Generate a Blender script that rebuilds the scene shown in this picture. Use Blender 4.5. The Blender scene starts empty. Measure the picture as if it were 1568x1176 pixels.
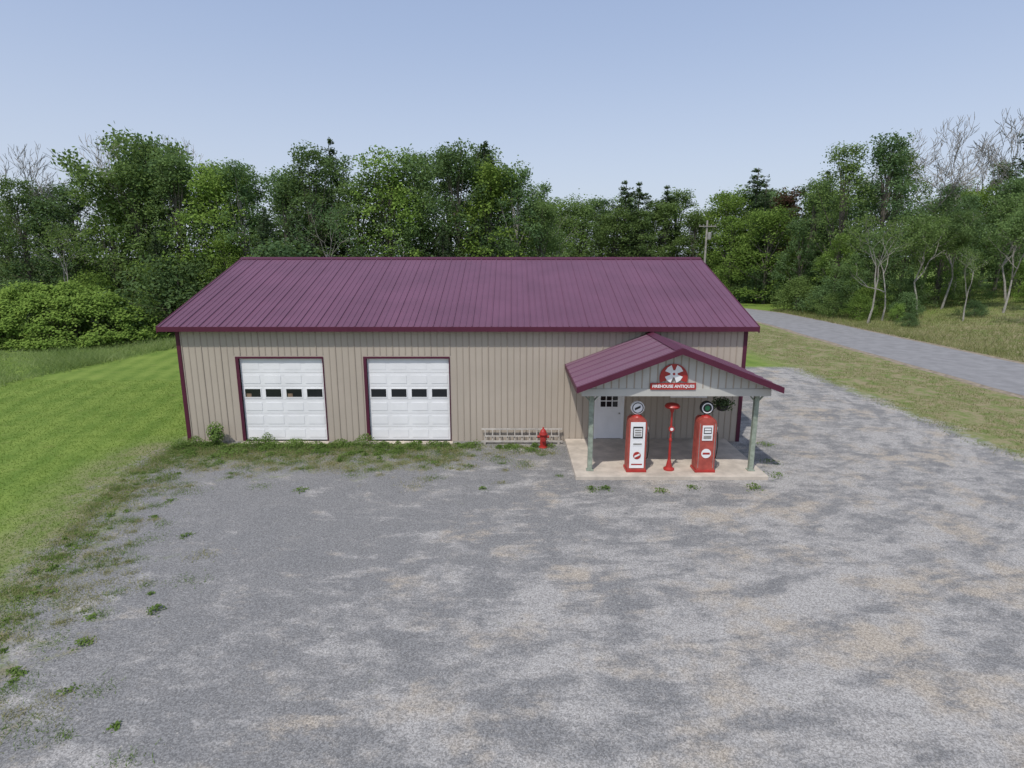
import bpy, math, random
import numpy as np
from mathutils import Vector
scene=bpy.context.scene
R=np.random.RandomState(7)
random.seed(7)

# ------------------------------------------------------------------ materials
def new_mat(name):
    m=bpy.data.materials.new(name); m.use_nodes=True
    nt=m.node_tree; nt.nodes.clear()
    out=nt.nodes.new('ShaderNodeOutputMaterial')
    return m,nt,out
class NB:
    def __init__(s,nt): s.nt=nt
    def n(s,t,**k):
        n=s.nt.nodes.new(t)
        for a,b in k.items(): setattr(n,a,b)
        return n
    def put(s,sock,v):
        if isinstance(v,bpy.types.NodeSocket): s.nt.links.new(v,sock)
        elif isinstance(v,(tuple,list)) and len(v)==3 and sock.type=='RGBA': sock.default_value=(*v,1)
        else: sock.default_value=v
    def m(s,op,a,b=0.0,c=None,clamp=False):
        n=s.n('ShaderNodeMath',operation=op,use_clamp=clamp)
        s.put(n.inputs[0],a); s.put(n.inputs[1],b)
        if c is not None: s.put(n.inputs[2],c)
        return n.outputs[0]
    def ss(s,v,a,b,lo=0.0,hi=1.0):
        n=s.n('ShaderNodeMapRange',interpolation_type='SMOOTHSTEP')
        s.put(n.inputs[0],v); s.put(n.inputs[1],a); s.put(n.inputs[2],b); s.put(n.inputs[3],lo); s.put(n.inputs[4],hi)
        return n.outputs[0]
    def noise(s,vec,scale,detail=4.0,rough=0.55,dist=0.0):
        n=s.n('ShaderNodeTexNoise'); s.put(n.inputs['Vector'],vec)
        n.inputs['Scale'].default_value=scale; n.inputs['Detail'].default_value=detail
        n.inputs['Roughness'].default_value=rough; n.inputs['Distortion'].default_value=dist
        return n.outputs['Fac']
    def mix(s,f,a,b,bt='MIX'):
        n=s.n('ShaderNodeMixRGB',blend_type=bt); s.put(n.inputs[0],f); s.put(n.inputs[1],a); s.put(n.inputs[2],b)
        return n.outputs[0]
    def scalec(s,c,f):
        n=s.n('ShaderNodeVectorMath',operation='SCALE'); s.put(n.inputs[0],c); s.put(n.inputs['Scale'],f)
        return n.outputs[0]

def simple(name,col,rough=0.6,metal=0.0,var=0.12,scale=3.0,spec=0.5,bump=0.0,bscale=40):
    m,nt,out=new_mat(name); b=NB(nt)
    tc=b.n('ShaderNodeTexCoord').outputs['Object']
    n=b.noise(tc,scale,4,0.6)
    f=b.ss(n,0.25,0.75,1-var,1+var)
    c=b.n('ShaderNodeRGB'); c.outputs[0].default_value=(*col,1)
    cc=b.scalec(c.outputs[0],f)
    p=b.n('ShaderNodeBsdfPrincipled')
    b.put(p.inputs['Base Color'],cc); p.inputs['Metallic'].default_value=metal
    p.inputs['Roughness'].default_value=rough
    p.inputs['Specular IOR Level'].default_value=spec
    if bump>0:
        bp=b.n('ShaderNodeBump'); bp.inputs['Strength'].default_value=bump; bp.inputs['Distance'].default_value=0.01
        b.put(bp.inputs['Height'],b.noise(tc,bscale,3)); b.put(p.inputs['Normal'],bp.outputs[0])
    nt.links.new(p.outputs[0],out.inputs[0]); return m

def leafmat(name,dark,light,hue=0.25,trans=0.35):
    m,nt,out=new_mat(name); b=NB(nt)
    at=b.n('ShaderNodeAttribute',attribute_name='tone').outputs['Fac']
    rnd=b.n('ShaderNodeObjectInfo').outputs['Random']
    c=b.mix(at,dark,light)
    c2=b.mix(b.m('MULTIPLY',rnd,hue),c,b.mix(at,(dark[0]*0.68,dark[1]*0.82,dark[2]*1.4),(light[0]*0.66,light[1]*0.8,light[2]*1.4)))
    c2=b.scalec(c2,b.m('MULTIPLY_ADD',b.m('FRACT',b.m('MULTIPLY',rnd,17.3)),0.4,0.8))
    d=b.n('ShaderNodeBsdfDiffuse'); b.put(d.inputs[0],c2)
    t=b.n('ShaderNodeBsdfTranslucent'); b.put(t.inputs[0],b.mix(0.5,c2,(0.19,0.27,0.05),'MIX'))
    mx=b.n('ShaderNodeMixShader'); mx.inputs[0].default_value=trans
    nt.links.new(d.outputs[0],mx.inputs[1]); nt.links.new(t.outputs[0],mx.inputs[2])
    nt.links.new(mx.outputs[0],out.inputs[0]); return m

MAROON=simple('maroon_trim',(0.085,0.016,0.036),0.5,0,0.1,3,0.3)
ROOF=simple('roof_metal',(0.140,0.058,0.096),0.5,0,0.12,0.5,0.4)
SIDING=simple('beige_siding',(0.435,0.378,0.312),0.6,0,0.06,0.5,0.3)
SIDING_D=simple('siding_rib',(0.37,0.318,0.26),0.6,0,0.05,0.8,0.3)
WHITE=simple('white_paint',(0.80,0.80,0.80),0.6,0,0.05,1.2,0.3)
WHITE2=simple('offwhite_gable',(0.50,0.49,0.45),0.6,0,0.06,1.5,0.3)
GLASS=simple('dark_glass',(0.015,0.018,0.02),0.08,0,0.1)
CONC=simple('concrete',(0.50,0.44,0.37),0.9,0,0.2,2.0,0.3,0.4,60)
POSTM=simple('weathered_post',(0.26,0.30,0.24),0.8,0,0.3,6)
TANREFL=simple('tan_reflection',(0.20,0.14,0.09),0.85,0,0.3,6)  # flat tan for the reflection painted in the door windows
REDP=simple('red_paint',(0.38,0.03,0.024),0.4,0,0.16,3)
REDD=simple('red_faded',(0.37,0.07,0.052),0.55,0,0.25,4)
BLACK=simple('black_rubber',(0.02,0.02,0.02),0.6,0,0.2)
ALU=simple('grey_metal',(0.30,0.29,0.27),0.6,0.2,0.2,5)
LADM=simple('ladder_metal',(0.40,0.37,0.33),0.7,0.0,0.2,5)
BARK=simple('bark',(0.13,0.115,0.095),0.95,0,0.35,4,0.2)
BARKL=simple('pale_bark',(0.30,0.28,0.25),0.95,0,0.3,4,0.2)
CARP=simple('car_paint',(0.7,0.7,0.72),0.3)
LEAF=leafmat('leaves',(0.105,0.160,0.055),(0.225,0.312,0.092),0.7,.42)
LEAFY=leafmat('leaves_bright',(0.13,0.215,0.042),(0.27,0.38,0.085),0.3,.42)
LEAFR=leafmat('leaves_copper',(0.06,0.035,0.03),(0.13,0.065,0.05),0.1)
NEED=leafmat('needles',(0.060,0.095,0.048),(0.13,0.18,0.08),0.3,0.25)
WEED=leafmat('weed_leaves',(0.085,0.14,0.035),(0.19,0.27,0.07),0.2)
GRASSL=leafmat('lawn_blades',(0.15,0.23,0.042),(0.235,0.33,0.07),0.0,.45)
GRASST=leafmat('tall_grass_blades',(0.23,0.32,0.11),(0.42,0.50,0.21),0.0,.5)
GRASSD=leafmat('dry_grass_blades',(0.19,0.21,0.075),(0.40,0.35,0.20),0.0,.4)

# ------------------------------------------------------------------ mesh accumulator
class Acc:
    def __init__(s): s.V=[];s.F=[];s.M=[];s.T=[];s.n=0
    def add(s,V,F,mat=0,tone=0.5):
        V=np.asarray(V,float).reshape(-1,3); F=np.asarray(F,int)
        s.V.append(V); s.F.append(F+s.n); s.M.append(np.full(len(F),mat))
        s.T.append(np.broadcast_to(np.asarray(tone,float),(len(V),)).copy()); s.n+=len(V)
    def mesh(s,name,mats,smooth=False):
        me=bpy.data.meshes.new(name); V=np.concatenate(s.V)
        loops=np.concatenate([f.ravel() for f in s.F]); tot=np.concatenate([np.full(len(f),f.shape[1]) for f in s.F])
        st=np.concatenate([[0],np.cumsum(tot)[:-1]])
        me.vertices.add(len(V)); me.vertices.foreach_set('co',V.ravel())
        me.loops.add(len(loops)); me.loops.foreach_set('vertex_index',loops.astype(np.int32))
        me.polygons.add(len(tot)); me.polygons.foreach_set('loop_start',st.astype(np.int32)); me.polygons.foreach_set('loop_total',tot.astype(np.int32))
        for m in mats: me.materials.append(m)
        me.polygons.foreach_set('material_index',np.concatenate(s.M).astype(np.int32))
        me.polygons.foreach_set('use_smooth',np.full(len(tot),bool(smooth)))
        a=me.attributes.new('tone','FLOAT','POINT'); a.data.foreach_set('value',np.concatenate(s.T).astype(np.float32))
        me.update(calc_edges=True); me.validate(); return me
    def obj(s,name,mats,parent=None,loc=(0,0,0),smooth=False,bevel=0):
        o=bpy.data.objects.new(name,s.mesh(name,mats,smooth)); scene.collection.objects.link(o)
        o.location=loc
        if parent: o.parent=parent
        if bevel:
            md=o.modifiers.new('b','BEVEL'); md.width=bevel; md.segments=2; md.limit_method='ANGLE'
        return o
def empty(name,loc=(0,0,0)):
    e=bpy.data.objects.new(name,None); scene.collection.objects.link(e); e.location=loc; return e
BF=[[0,3,2,1],[4,5,6,7],[0,1,5,4],[1,2,6,5],[2,3,7,6],[3,0,4,7]]
def box(a,x0,x1,y0,y1,z0,z1,mat=0):
    a.add([[x0,y0,z0],[x1,y0,z0],[x1,y1,z0],[x0,y1,z0],[x0,y0,z1],[x1,y0,z1],[x1,y1,z1],[x0,y1,z1]],BF,mat)
def beam(a,p0,p1,w,h,mat=0,taper=1.0):
    p0=np.array(p0,float);p1=np.array(p1,float);w=np.array(w,float);h=np.array(h,float)
    V=[]
    for hh,t in ((0,1),(1,taper)):
        for p,sg in ((p0,-1),(p1,-1),(p1,1),(p0,1)): V.append(p+sg*w*t+(h if hh else -h))
    a.add(V,BF,mat)
def lathe(a,prof,c=(0,0,0),seg=16,axis='Z',mat=0):
    ang=np.linspace(0,2*np.pi,seg,endpoint=False); V=[]
    for r,z in prof:
        for t in ang:
            x,y=r*math.cos(t),r*math.sin(t)
            p=(x,y,z) if axis=='Z' else ((x,z,y) if axis=='Y' else (z,x,y))
            V.append([p[0]+c[0],p[1]+c[1],p[2]+c[2]])
    F=[]
    for i in range(len(prof)-1):
        for j in range(seg):
            k=(j+1)%seg; F.append([i*seg+j,i*seg+k,(i+1)*seg+k,(i+1)*seg+j])
    a.add(V,F,mat)
def tube(a,pts,rads,seg=6,mat=0,tone=0.5):
    pts=[np.array(p,float) for p in pts]; V=[];n=len(pts)
    for i,p in enumerate(pts):
        d=pts[min(i+1,n-1)]-pts[max(i-1,0)]; d/=np.linalg.norm(d)+1e-9
        ref=np.array([1.,0,0]) if abs(d[0])<0.8 else np.array([0,1.,0])
        u=np.cross(d,ref);u/=np.linalg.norm(u);v=np.cross(d,u)
        for j in range(seg):
            t=2*np.pi*j/seg; V.append(p+rads[i]*(math.cos(t)*u+math.sin(t)*v))
    F=[[i*seg+j,i*seg+(j+1)%seg,(i+1)*seg+(j+1)%seg,(i+1)*seg+j] for i in range(n-1) for j in range(seg)]
    a.add(V,F,mat,tone)
def unit(v): return v/(np.linalg.norm(v,axis=-1,keepdims=True)+1e-9)
def leaves(a,C,Nn,size,tone,mat=0,asp=0.6):
    n=len(C); Nn=unit(Nn); r=unit(R.normal(size=(n,3)))
    U=unit(np.cross(Nn,r)); W=np.cross(Nn,U); s=np.asarray(size).reshape(-1,1)
    U=U*s; W=W*s*asp
    V=np.stack([C+U,C+W+U*0.15,C-U,C-W+U*0.15],1).reshape(-1,3)
    F=np.arange(4*n).reshape(n,4)
    a.add(V,F,mat,np.repeat(tone,4))
def blades(a,P,h,w,tone,lean=0.35,mat=0):
    n=len(P); t=R.uniform(0,2*np.pi,n); side=np.stack([np.cos(t),np.sin(t),0*t],1)*np.asarray(w).reshape(-1,1)
    l=R.normal(size=(n,2))*lean; hh=np.asarray(h).reshape(-1)
    tip=P+np.stack([l[:,0]*hh,l[:,1]*hh,hh],1)
    V=np.stack([P-side,P+side,tip],1).reshape(-1,3)
    a.add(V,np.arange(3*n).reshape(n,3),mat,np.repeat(tone,3))

# ------------------------------------------------------------------ ground
def sst(v): v=np.clip(v,0,1); return v*v*(3-2*v)
def gz(x,y):
    x=np.asarray(x,float);y=np.asarray(y,float)
    return 2.8*sst((x-35)/32)*sst((y-28)/40)+3.0*sst((y-110)/200)+1.0*sst((-x-40)/60)
def ax(a,b,st): return np.concatenate([[-2500,-1200,-600,-300],np.arange(a,b,st),[300,600,1200,2500]])
gx=ax(-160,200,4.0); gy=ax(-100,240,4.0)
XX,YY=np.meshgrid(gx,gy); V=np.stack([XX,YY,gz(XX,YY)],-1).reshape(-1,3)
nx,ny=len(gx),len(gy); F=[[j*nx+i,j*nx+i+1,(j+1)*nx+i+1,(j+1)*nx+i] for j in range(ny-1) for i in range(nx-1)]
G=Acc(); G.add(V,F)
m,nt,out=new_mat('ground_material'); b=NB(nt)
pos=b.n('ShaderNodeNewGeometry').outputs['Position']
sep=b.n('ShaderNodeSeparateXYZ'); b.put(sep.inputs[0],pos); X,Y=sep.outputs[0],sep.outputs[1]
n1=b.noise(pos,0.5,4,0.65); n2=b.noise(pos,3.0,4,0.7); nf=b.noise(pos,22,3,0.7)
edge=b.m('ADD',b.m('MULTIPLY',b.m('SUBTRACT',n1,0.5),3.2),b.m('MULTIPLY',b.m('SUBTRACT',n2,0.5),3.0))
L=b.m('ADD',-12.3,b.m('MULTIPLY',b.m('MAXIMUM',b.m('SUBTRACT',17.5,Y),0.0),0.30))
dl=b.m('SUBTRACT',X,L)
A=b.ss(b.m('ADD',dl,edge),-0.5,0.7)
B=b.ss(b.m('ADD',b.m('SUBTRACT',17.6,X),b.m('MULTIPLY',edge,0.8)),-0.5,0.6)
ylim=b.ss(X,5.0,6.0,21.3,36.0)
C=b.ss(b.m('ADD',b.m('SUBTRACT',ylim,Y),b.m('MULTIPLY',edge,0.4)),-0.4,0.5)
grav=b.m('MULTIPLY',A,b.m('MULTIPLY',B,C))
# gravel colour
dx=b.m('SUBTRACT',X,-1.0); dy=b.m('SUBTRACT',Y,33.0)
rr=b.m('SQRT',b.m('ADD',b.m('MULTIPLY',dx,dx),b.m('MULTIPLY',dy,dy)))
an=b.m('ARCTAN2',dy,dx)
cv=b.n('ShaderNodeCombineXYZ'); b.put(cv.inputs[0],b.m('MULTIPLY',rr,1.5)); b.put(cv.inputs[1],b.m('MULTIPLY',an,8.0))
pol=b.noise(cv.outputs[0],0.9,5,0.62,0.7)
iso=b.noise(pos,0.75,4,0.66,0.5)
mp2=b.n('ShaderNodeMapping'); b.put(mp2.inputs[0],pos); mp2.inputs['Rotation'].default_value=(0,0,math.radians(48)); mp2.inputs['Scale'].default_value=(0.8,2.0,1)
strk=b.noise(mp2.outputs[0],1.3,5,0.68,0.5)
patch=b.m('ADD',b.m('ADD',b.m('MULTIPLY',pol,0.36),b.m('MULTIPLY',strk,0.34)),b.m('ADD',b.m('MULTIPLY',iso,0.28),b.m('MULTIPLY',n2,0.18)))
bias=b.ss(b.m('ADD',X,b.m('MULTIPLY',Y,-0.35)),-15.0,3.0,-0.07,0.045)
bias=b.m('ADD',bias,b.ss(Y,14.0,9.0,0.0,0.02))
patch=b.ss(b.m('ADD',patch,bias),0.55,0.685)
tan=b.ss(n1,0.47,0.64)
lightc=b.mix(tan,(0.375,0.357,0.335),(0.395,0.343,0.278))
gc=b.mix(b.m('MULTIPLY',patch,0.86),b.mix(iso,(0.180,0.179,0.179),(0.242,0.235,0.225)),lightc)
vo=b.n('ShaderNodeTexVoronoi'); b.put(vo.inputs['Vector'],pos); vo.inputs['Scale'].default_value=50
spk=b.n('ShaderNodeSeparateColor'); b.put(spk.inputs[0],vo.outputs['Color'])
gsp=b.m('MULTIPLY',b.ss(spk.outputs[0],0,1,0.72,1.28),b.ss(nf,0.3,0.7,0.86,1.14))
gc=b.scalec(gc,gsp)
# weeds in gravel
wb=b.ss(dl,0.0,4.5,0.17,-0.04)
wall=b.m('MULTIPLY',b.ss(Y,15.8,19.0,0.0,0.19),b.ss(X,-4.5,1.5,1.0,0.05))
wn=b.m('ADD',b.m('MULTIPLY',b.noise(pos,1.6,5,0.75),0.75),b.m('MULTIPLY',nf,0.25))
wm=b.ss(b.m('ADD',wn,b.m('MAXIMUM',wb,wall)),0.60,0.76)
wc=b.mix(b.ss(iso,0.40,0.62),(0.24,0.205,0.135),(0.155,0.19,0.065))
wc=b.scalec(wc,b.ss(nf,0.25,0.75,0.65,1.35))
gc=b.mix(b.m('MULTIPLY',wm,0.75),gc,wc)
# grass colour
st=b.n('ShaderNodeTexWave'); mp=b.n('ShaderNodeMapping'); b.put(mp.inputs[0],pos); mp.inputs['Rotation'].default_value=(0,0,math.radians(-14))
b.put(st.inputs['Vector'],mp.outputs[0]); st.inputs['Scale'].default_value=0.26; st.inputs['Distortion'].default_value=2.0; st.inputs['Detail'].default_value=2
gn=b.m('ADD',b.m('MULTIPLY',n1,0.55),b.m('ADD',b.m('MULTIPLY',n2,0.35),b.m('MULTIPLY',st.outputs['Fac'],0.10)))
lc=b.mix(b.ss(gn,0.3,0.66),(0.105,0.175,0.032),(0.195,0.265,0.058))
lc=b.mix(b.ss(strk,0.55,0.75,0,0.4),lc,(0.22,0.215,0.085))
lc=b.scalec(lc,b.ss(nf,0.25,0.75,0.8,1.2))
dr=b.m('MULTIPLY',b.ss(X,15.0,19.0),b.ss(Y,75.0,50.0))
drc=b.mix(b.ss(wn,0.40,0.58),(0.14,0.185,0.055),(0.29,0.232,0.15))
drc=b.scalec(drc,b.ss(nf,0.25,0.75,0.65,1.35))
lc=b.mix(b.m('MULTIPLY',dr,0.9),lc,drc)
band=b.m('MULTIPLY',b.ss(b.m('ABSOLUTE',b.m('ADD',dl,0.3)),2.2,0.2,0,0.7),b.ss(Y,22.0,20.0))
lc=b.mix(band,lc,wc)
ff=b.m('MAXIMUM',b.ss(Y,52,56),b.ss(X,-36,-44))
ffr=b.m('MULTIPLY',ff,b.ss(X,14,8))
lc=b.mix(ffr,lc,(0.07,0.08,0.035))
fc=b.mix(grav,lc,gc)
p=b.n('ShaderNodeBsdfPrincipled'); b.put(p.inputs['Base Color'],fc); p.inputs['Roughness'].default_value=1.0; p.inputs['Specular IOR Level'].default_value=0.1
bp=b.n('ShaderNodeBump'); bp.inputs['Strength'].default_value=0.5; bp.inputs['Distance'].default_value=0.03
b.put(bp.inputs['Height'],b.noise(pos,12,5,0.7)); b.put(p.inputs['Normal'],bp.outputs[0])
nt.links.new(p.outputs[0],out.inputs[0])
G.obj('ground',[m])

# gravel stones
def Lb(y): return -12.3+np.maximum(17.5-y,0)*0.30
n=46000; y=6+ (R.uniform(0,1,n)**1.5)*16; x=R.uniform(-1,1,n)*(y*0.95+3)
k=(x>Lb(y)+R.normal(size=n)*0.8)&(x<17.3)&~((x>1.85)&(x<8)&(y>16.9))&(y<20.7)
x,y=x[k],y[k]; n=len(x); s=R.uniform(0.005,0.012,n)*(1+1.4*(R.uniform(size=n)>0.985))
O=np.array([[1,0,0],[0,1,0],[-1,0,0],[0,-1,0],[0,0,.7],[0,0,-.7]]); OF=np.array([[0,1,4],[1,2,4],[2,3,4],[3,0,4]])
Vs=(O[None]*s[:,None,None])*R.uniform(0.6,1.3,(n,6,3)); ang=R.uniform(0,6.28,n)
ca,sa=np.cos(ang)[:,None],np.sin(ang)[:,None]
Vs=np.stack([Vs[...,0]*ca-Vs[...,1]*sa,Vs[...,0]*sa+Vs[...,1]*ca,Vs[...,2]],-1)+np.stack([x,y,s*0.25],1)[:,None]
S=Acc(); S.add(Vs.reshape(-1,3),(OF[None]+6*np.arange(n)[:,None,None]).reshape(-1,3),0,np.repeat(R.uniform(0,1,n),6))
m,nt,out=new_mat('stone'); b=NB(nt); at=b.n('ShaderNodeAttribute',attribute_name='tone').outputs['Fac']
p=b.n('ShaderNodeBsdfPrincipled'); b.put(p.inputs['Base Color'],b.mix(b.m('POWER',at,1.6),(0.18,0.178,0.178),(0.44,0.415,0.38))); p.inputs['Roughness'].default_value=0.9
nt.links.new(p.outputs[0],out.inputs[0]); S.obj('gravel_stones',[m])

# road
ctrl=[(28.2,-60),(28.4,-20),(28.6,10),(28.8,30),(29.2,48),(29.6,64),(28.6,74),(24,82),(14,86.5),(-5,88),(-60,89),(-140,90)]
P=[]
for i in range(len(ctrl)-1):
    p0=np.array(ctrl[max(i-1,0)]);p1=np.array(ctrl[i]);p2=np.array(ctrl[i+1]);p3=np.array(ctrl[min(i+2,len(ctrl)-1)])
    for t in np.linspace(0,1,10,endpoint=False):
        P.append(0.5*((2*p1)+(-p0+p2)*t+(2*p0-5*p1+4*p2-p3)*t*t+(-p0+3*p1-3*p2+p3)*t**3))
P=np.array(P,float); T=unit(np.gradient(P,axis=0)); Nn=np.stack([T[:,1],-T[:,0]],1)
def strip(name,hw,z,mat,off=0):
    a=Acc(); Lp=P-Nn*hw+Nn*off; Rp=P+Nn*hw+Nn*off; k=len(P)
    wob=np.random.RandomState(3).normal(size=(k,2))*0.07
    Lp=Lp-Nn*wob[:,:1]; Rp=Rp+Nn*wob[:,1:]
    V=np.concatenate([np.c_[Lp,np.full(k,z)],np.c_[Rp,np.full(k,z)]])
    a.add(V,[[i,k+i,k+i+1,i+1] for i in range(k-1)]); return a.obj(name,[mat])
ASPH=simple('old_asphalt',(0.245,0.24,0.24),0.95,0,0.15,1.2,0.2,0.4,50)
SHO=simple('gravel_shoulder',(0.27,0.225,0.17),1,0,0.35,3,0.1,0.6,40)
strip('road_shoulder',4.15,0.006,SHO); strip('road',3.55,0.012,ASPH)

# ------------------------------------------------------------------ building
XL,XR,YF,YB,YR=-12.0,8.4,20.9,34.7,27.8
ZE,ZR=4.25,6.6; YE=20.6
bld=empty('garage_building')
doors=[(-9.86,-6.84),(-5.25,-2.28)]; DH=3.12
w=Acc(); T_=0.14; top=4.28
xs=[XL]+[v for d in doors for v in d]+[XR]
for i in range(0,len(xs),2): box(w,xs[i],xs[i+1],YF,YF+T_,0,top)
for d in doors: box(w,d[0],d[1],YF,YF+T_,DH,top)
box(w,XL,XR,YB-T_,YB,0,top)
for xx in (XL,XR-T_):
    box(w,xx,xx+T_,YF+T_,YB-T_,0,top)
    V=[[xx,YF+.05,top],[xx,YB-.05,top],[xx,YR,ZR-.06],[xx+T_,YF+.05,top],[xx+T_,YB-.05,top],[xx+T_,YR,ZR-.06]]
    w.add(V,[[0,1,2],[3,5,4]]); w.add(V,[[0,2,5,3],[1,4,5,2]])
w.obj('walls',[SIDING],bld)
rb=Acc(); x=XL+0.15; i=0
pdoor=(3.1,4.02)
while x<XR-0.1:
    z0=0.06
    for d in doors:
        if d[0]-0.16<x<d[1]+0.16: z0=DH+0.13
    if pdoor[0]-0.1<x<pdoor[1]+0.1: z0=2.30
    if 2.0<x<7.9 and z0<0.2: z0=0.13
    h=0.012 if i%3 else 0.024
    beam(rb,(x,YF-h*0.5-0.001,z0),(x,YF-h*0.5-0.001,top-0.03),(0.024,0,0),(0,-h*0.5,0),0,0.55)
    beam(rb,(x,YB+0.011,0.06),(x,YB+0.011,top-0.03),(0.022,0,0),(0,0.01,0),0,0.6)
    x+=0.229;i+=1
y=YF+0.2
while y<YB-0.1:
    zt=top+(min(y-YF,YB-y))*0.33-0.06
    for xx,sg in ((XL,-1),(XR,1)): beam(rb,(xx+sg*0.011,y,0.06),(xx+sg*0.011,y,zt),(0,0.022,0),(sg*0.01,0,0),0,0.6)
    y+=0.229
rb.obj('siding_ribs',[SIDING_D],bld)
t=Acc()
for xx,sg in ((XL,-1),(XR,1)):
    box(t,min(xx-sg*0.11,xx+sg*0.025),max(xx-sg*0.11,xx+sg*0.025),YF-0.03,YF-0.003,0,top-0.02)
    box(t,min(xx+sg*0.003,xx+sg*0.028),max(xx+sg*0.003,xx+sg*0.028),YF-0.002,YF+0.12,0,top-0.02)
    box(t,min(xx+sg*0.003,xx+sg*0.028),max(xx+sg*0.003,xx+sg*0.028),YB-0.12,YB+0.02,0,top-0.02)
for d in doors:
    box(t,d[0]-0.11,d[0],YF-0.035,YF+0.12,0,DH); box(t,d[1],d[1]+0.035,YF-0.035,YF+0.12,0,DH)
    box(t,d[0]-0.11,d[1]+0.035,YF-0.036,YF-0.002,DH,DH+0.07)
x0,x1=XL-0.5,XR+0.3; xc=(x0+x1)/2; hw=(x1-x0)/2
box(t,x0,x1,YE-0.03,YE-0.002,ZE-0.12,ZE+0.05)
box(t,x0,x1,2*YR-YE+0.002,2*YR-YE+0.03,ZE-0.14,ZE+0.05)
for xx in (x0,x1):
    for ye in (YE,2*YR-YE): beam(t,(xx,ye,ZE-0.05),(xx,YR,ZR-0.05),(0.02,0,0),(0,0,0.11))
box(t,x0,XR+.29,YE,YF-0.003,ZE-0.11,ZE-0.08)
t.obj('maroon_trim',[MAROON],bld)
r=Acc()
for ye in (YE,2*YR-YE):
    beam(r,(xc,ye,ZE+0.02),(xc,YR,ZR+0.02),(hw-0.025,0,0),(0,0,0.03))
    x=x0+0.12;i=0
    while x<x1-0.08:
        h=0.014 if i%3 else 0.032
        beam(r,(x,ye-0.02*(1 if ye<YR else -1),ZE+0.05+h*0.5),(x,YR,ZR+0.05+h*0.5),(0.026,0,0),(0,0,h*0.5+0.002),0,0.5); x+=0.2286;i+=1
    sg=-1 if ye<YR else 1
    beam(r,(xc,YR+sg*0.24,ZR+0.0),(xc,YR,ZR+0.085),(hw,0,0),(0,0,0.012),1)
r.obj('metal_roof',[ROOF,MAROON],bld)
# garage doors
for di,d in enumerate(doors):
    g=Acc(); W=d[1]-d[0]; nS=6; sh=(DH-0.06)/nS; yb=YF+0.07
    for s_ in range(nS):
        z0=0.05+s_*sh; z1=z0+sh-0.008
        box(g,d[0]+.003,d[1]-.003,yb,yb+0.04,z0,z1,0)
        pw=W/4
        for c in range(4):
            a0=d[0]+c*pw+0.08; a1=d[0]+(c+1)*pw-0.08; b0=z0+0.10; b1=z1-0.10
            if s_==3:
                a0+=.015;a1-=.015
                box(g,a0,a1,yb-0.004,yb-0.001,b0,b1,1)
                box(g,a0-.03,a1+.03,yb-0.016,yb-0.001,b1,b1+.03,0); box(g,a0-.03,a1+.03,yb-0.016,yb-0.001,b0-.03,b0,0)
                box(g,a0-.03,a0,yb-0.016,yb-0.001,b0,b1,0); box(g,a1,a1+.03,yb-0.016,yb-0.001,b0,b1,0)
                if di==0 and c in (0,2):
                    box(g,a0+.04,a0+.22,yb-0.007,yb-0.0045,b0,b0+.13,3)  # tan reflection on the glass, painted as a thin block
            elif s_<5:
                box(g,a0,a1,yb-0.011,yb-0.001,b0,b1,0)
            else: box(g,a0,a1,yb-0.006,yb-0.001,b0,b1,0)
    box(g,d[0],d[1],yb+0.05,yb+0.06,0,DH,2)
    box(g,d[0]+.01,d[1]-.01,yb-0.01,yb+0.045,0.0,0.045,2)
    g.obj('garage_door',[WHITE,GLASS,BLACK,TANREFL],bld)
    a=Acc(); box(a,d[0]-0.1,d[1]+0.1,YF-0.35,YF-0.037,-0.05,0.03); a.obj('door_apron',[CONC],bld,bevel=0.01)
# porch
PX=4.95; PE0,PE1=1.93,7.97; PYF=16.85; PZR,PZE=4.05,2.90
a=Acc(); box(a,1.96,7.88,17.03,YF-0.04,-0.1,0.12); a.obj('porch_slab',[CONC],bld,bevel=0.015)
pr=Acc()
for xe in (PE0,PE1):
    sg=1 if xe>PX else -1
    th=0.03
    V=[]
    for dz in (-th,th):
        for (px,pz) in ((PX,PZR),(xe,PZE)):
            for py in (PYF+0.025,YF-0.04): V.append([px,py,pz+dz])
    pr.add(V,[[0,1,3,2],[4,6,7,5],[0,2,6,4],[1,5,7,3],[2,3,7,6],[0,4,5,1]])
    y=PYF+0.12;i=0
    while y<YF-0.08:
        h=0.014 if i%3 else 0.03
        beam(pr,(PX,y,PZR+th+h*.5),(xe+sg*.02,y,PZE+th+h*.5-0.008),(0,0.024,0),(0,0,h*.5+.002),0,0.5); y+=0.2286;i+=1
    beam(pr,(PX,(PYF+YF)/2,PZR+0.062),(PX+sg*0.2,(PYF+YF)/2,PZR-0.012),(0,(YF-PYF)/2-0.03,0),(0,0,0.008),1)
pr.obj('porch_roof',[ROOF,MAROON],bld)
pt=Acc()
for xe in (PE0,PE1):
    sg=1 if xe>PX else -1
    beam(pt,(PX,PYF,PZR-0.03),(xe+sg*0.03,PYF,PZE-0.04),(0,0.022,0),(0,0,0.09))
    box(pt,min(xe,xe+sg*0.03),max(xe,xe+sg*0.03),PYF+0.025,YF-0.05,PZE-0.12,PZE+0.03)
    beam(pt,(PX,(PYF+17.25)/2,PZR-0.08),(xe,(PYF+17.25)/2,PZE-0.08),(0,0.17,0),(0,0,0.012))
pt.obj('porch_trim',[MAROON],bld)
gb=Acc(); GY=17.25
V=[[2.1,GY,2.62],[7.8,GY,2.62],[7.8,GY,2.86],[PX,GY,PZR-0.1],[2.1,GY,2.86]]
V+= [[v[0],GY+0.1,v[2]] for v in V]
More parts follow.
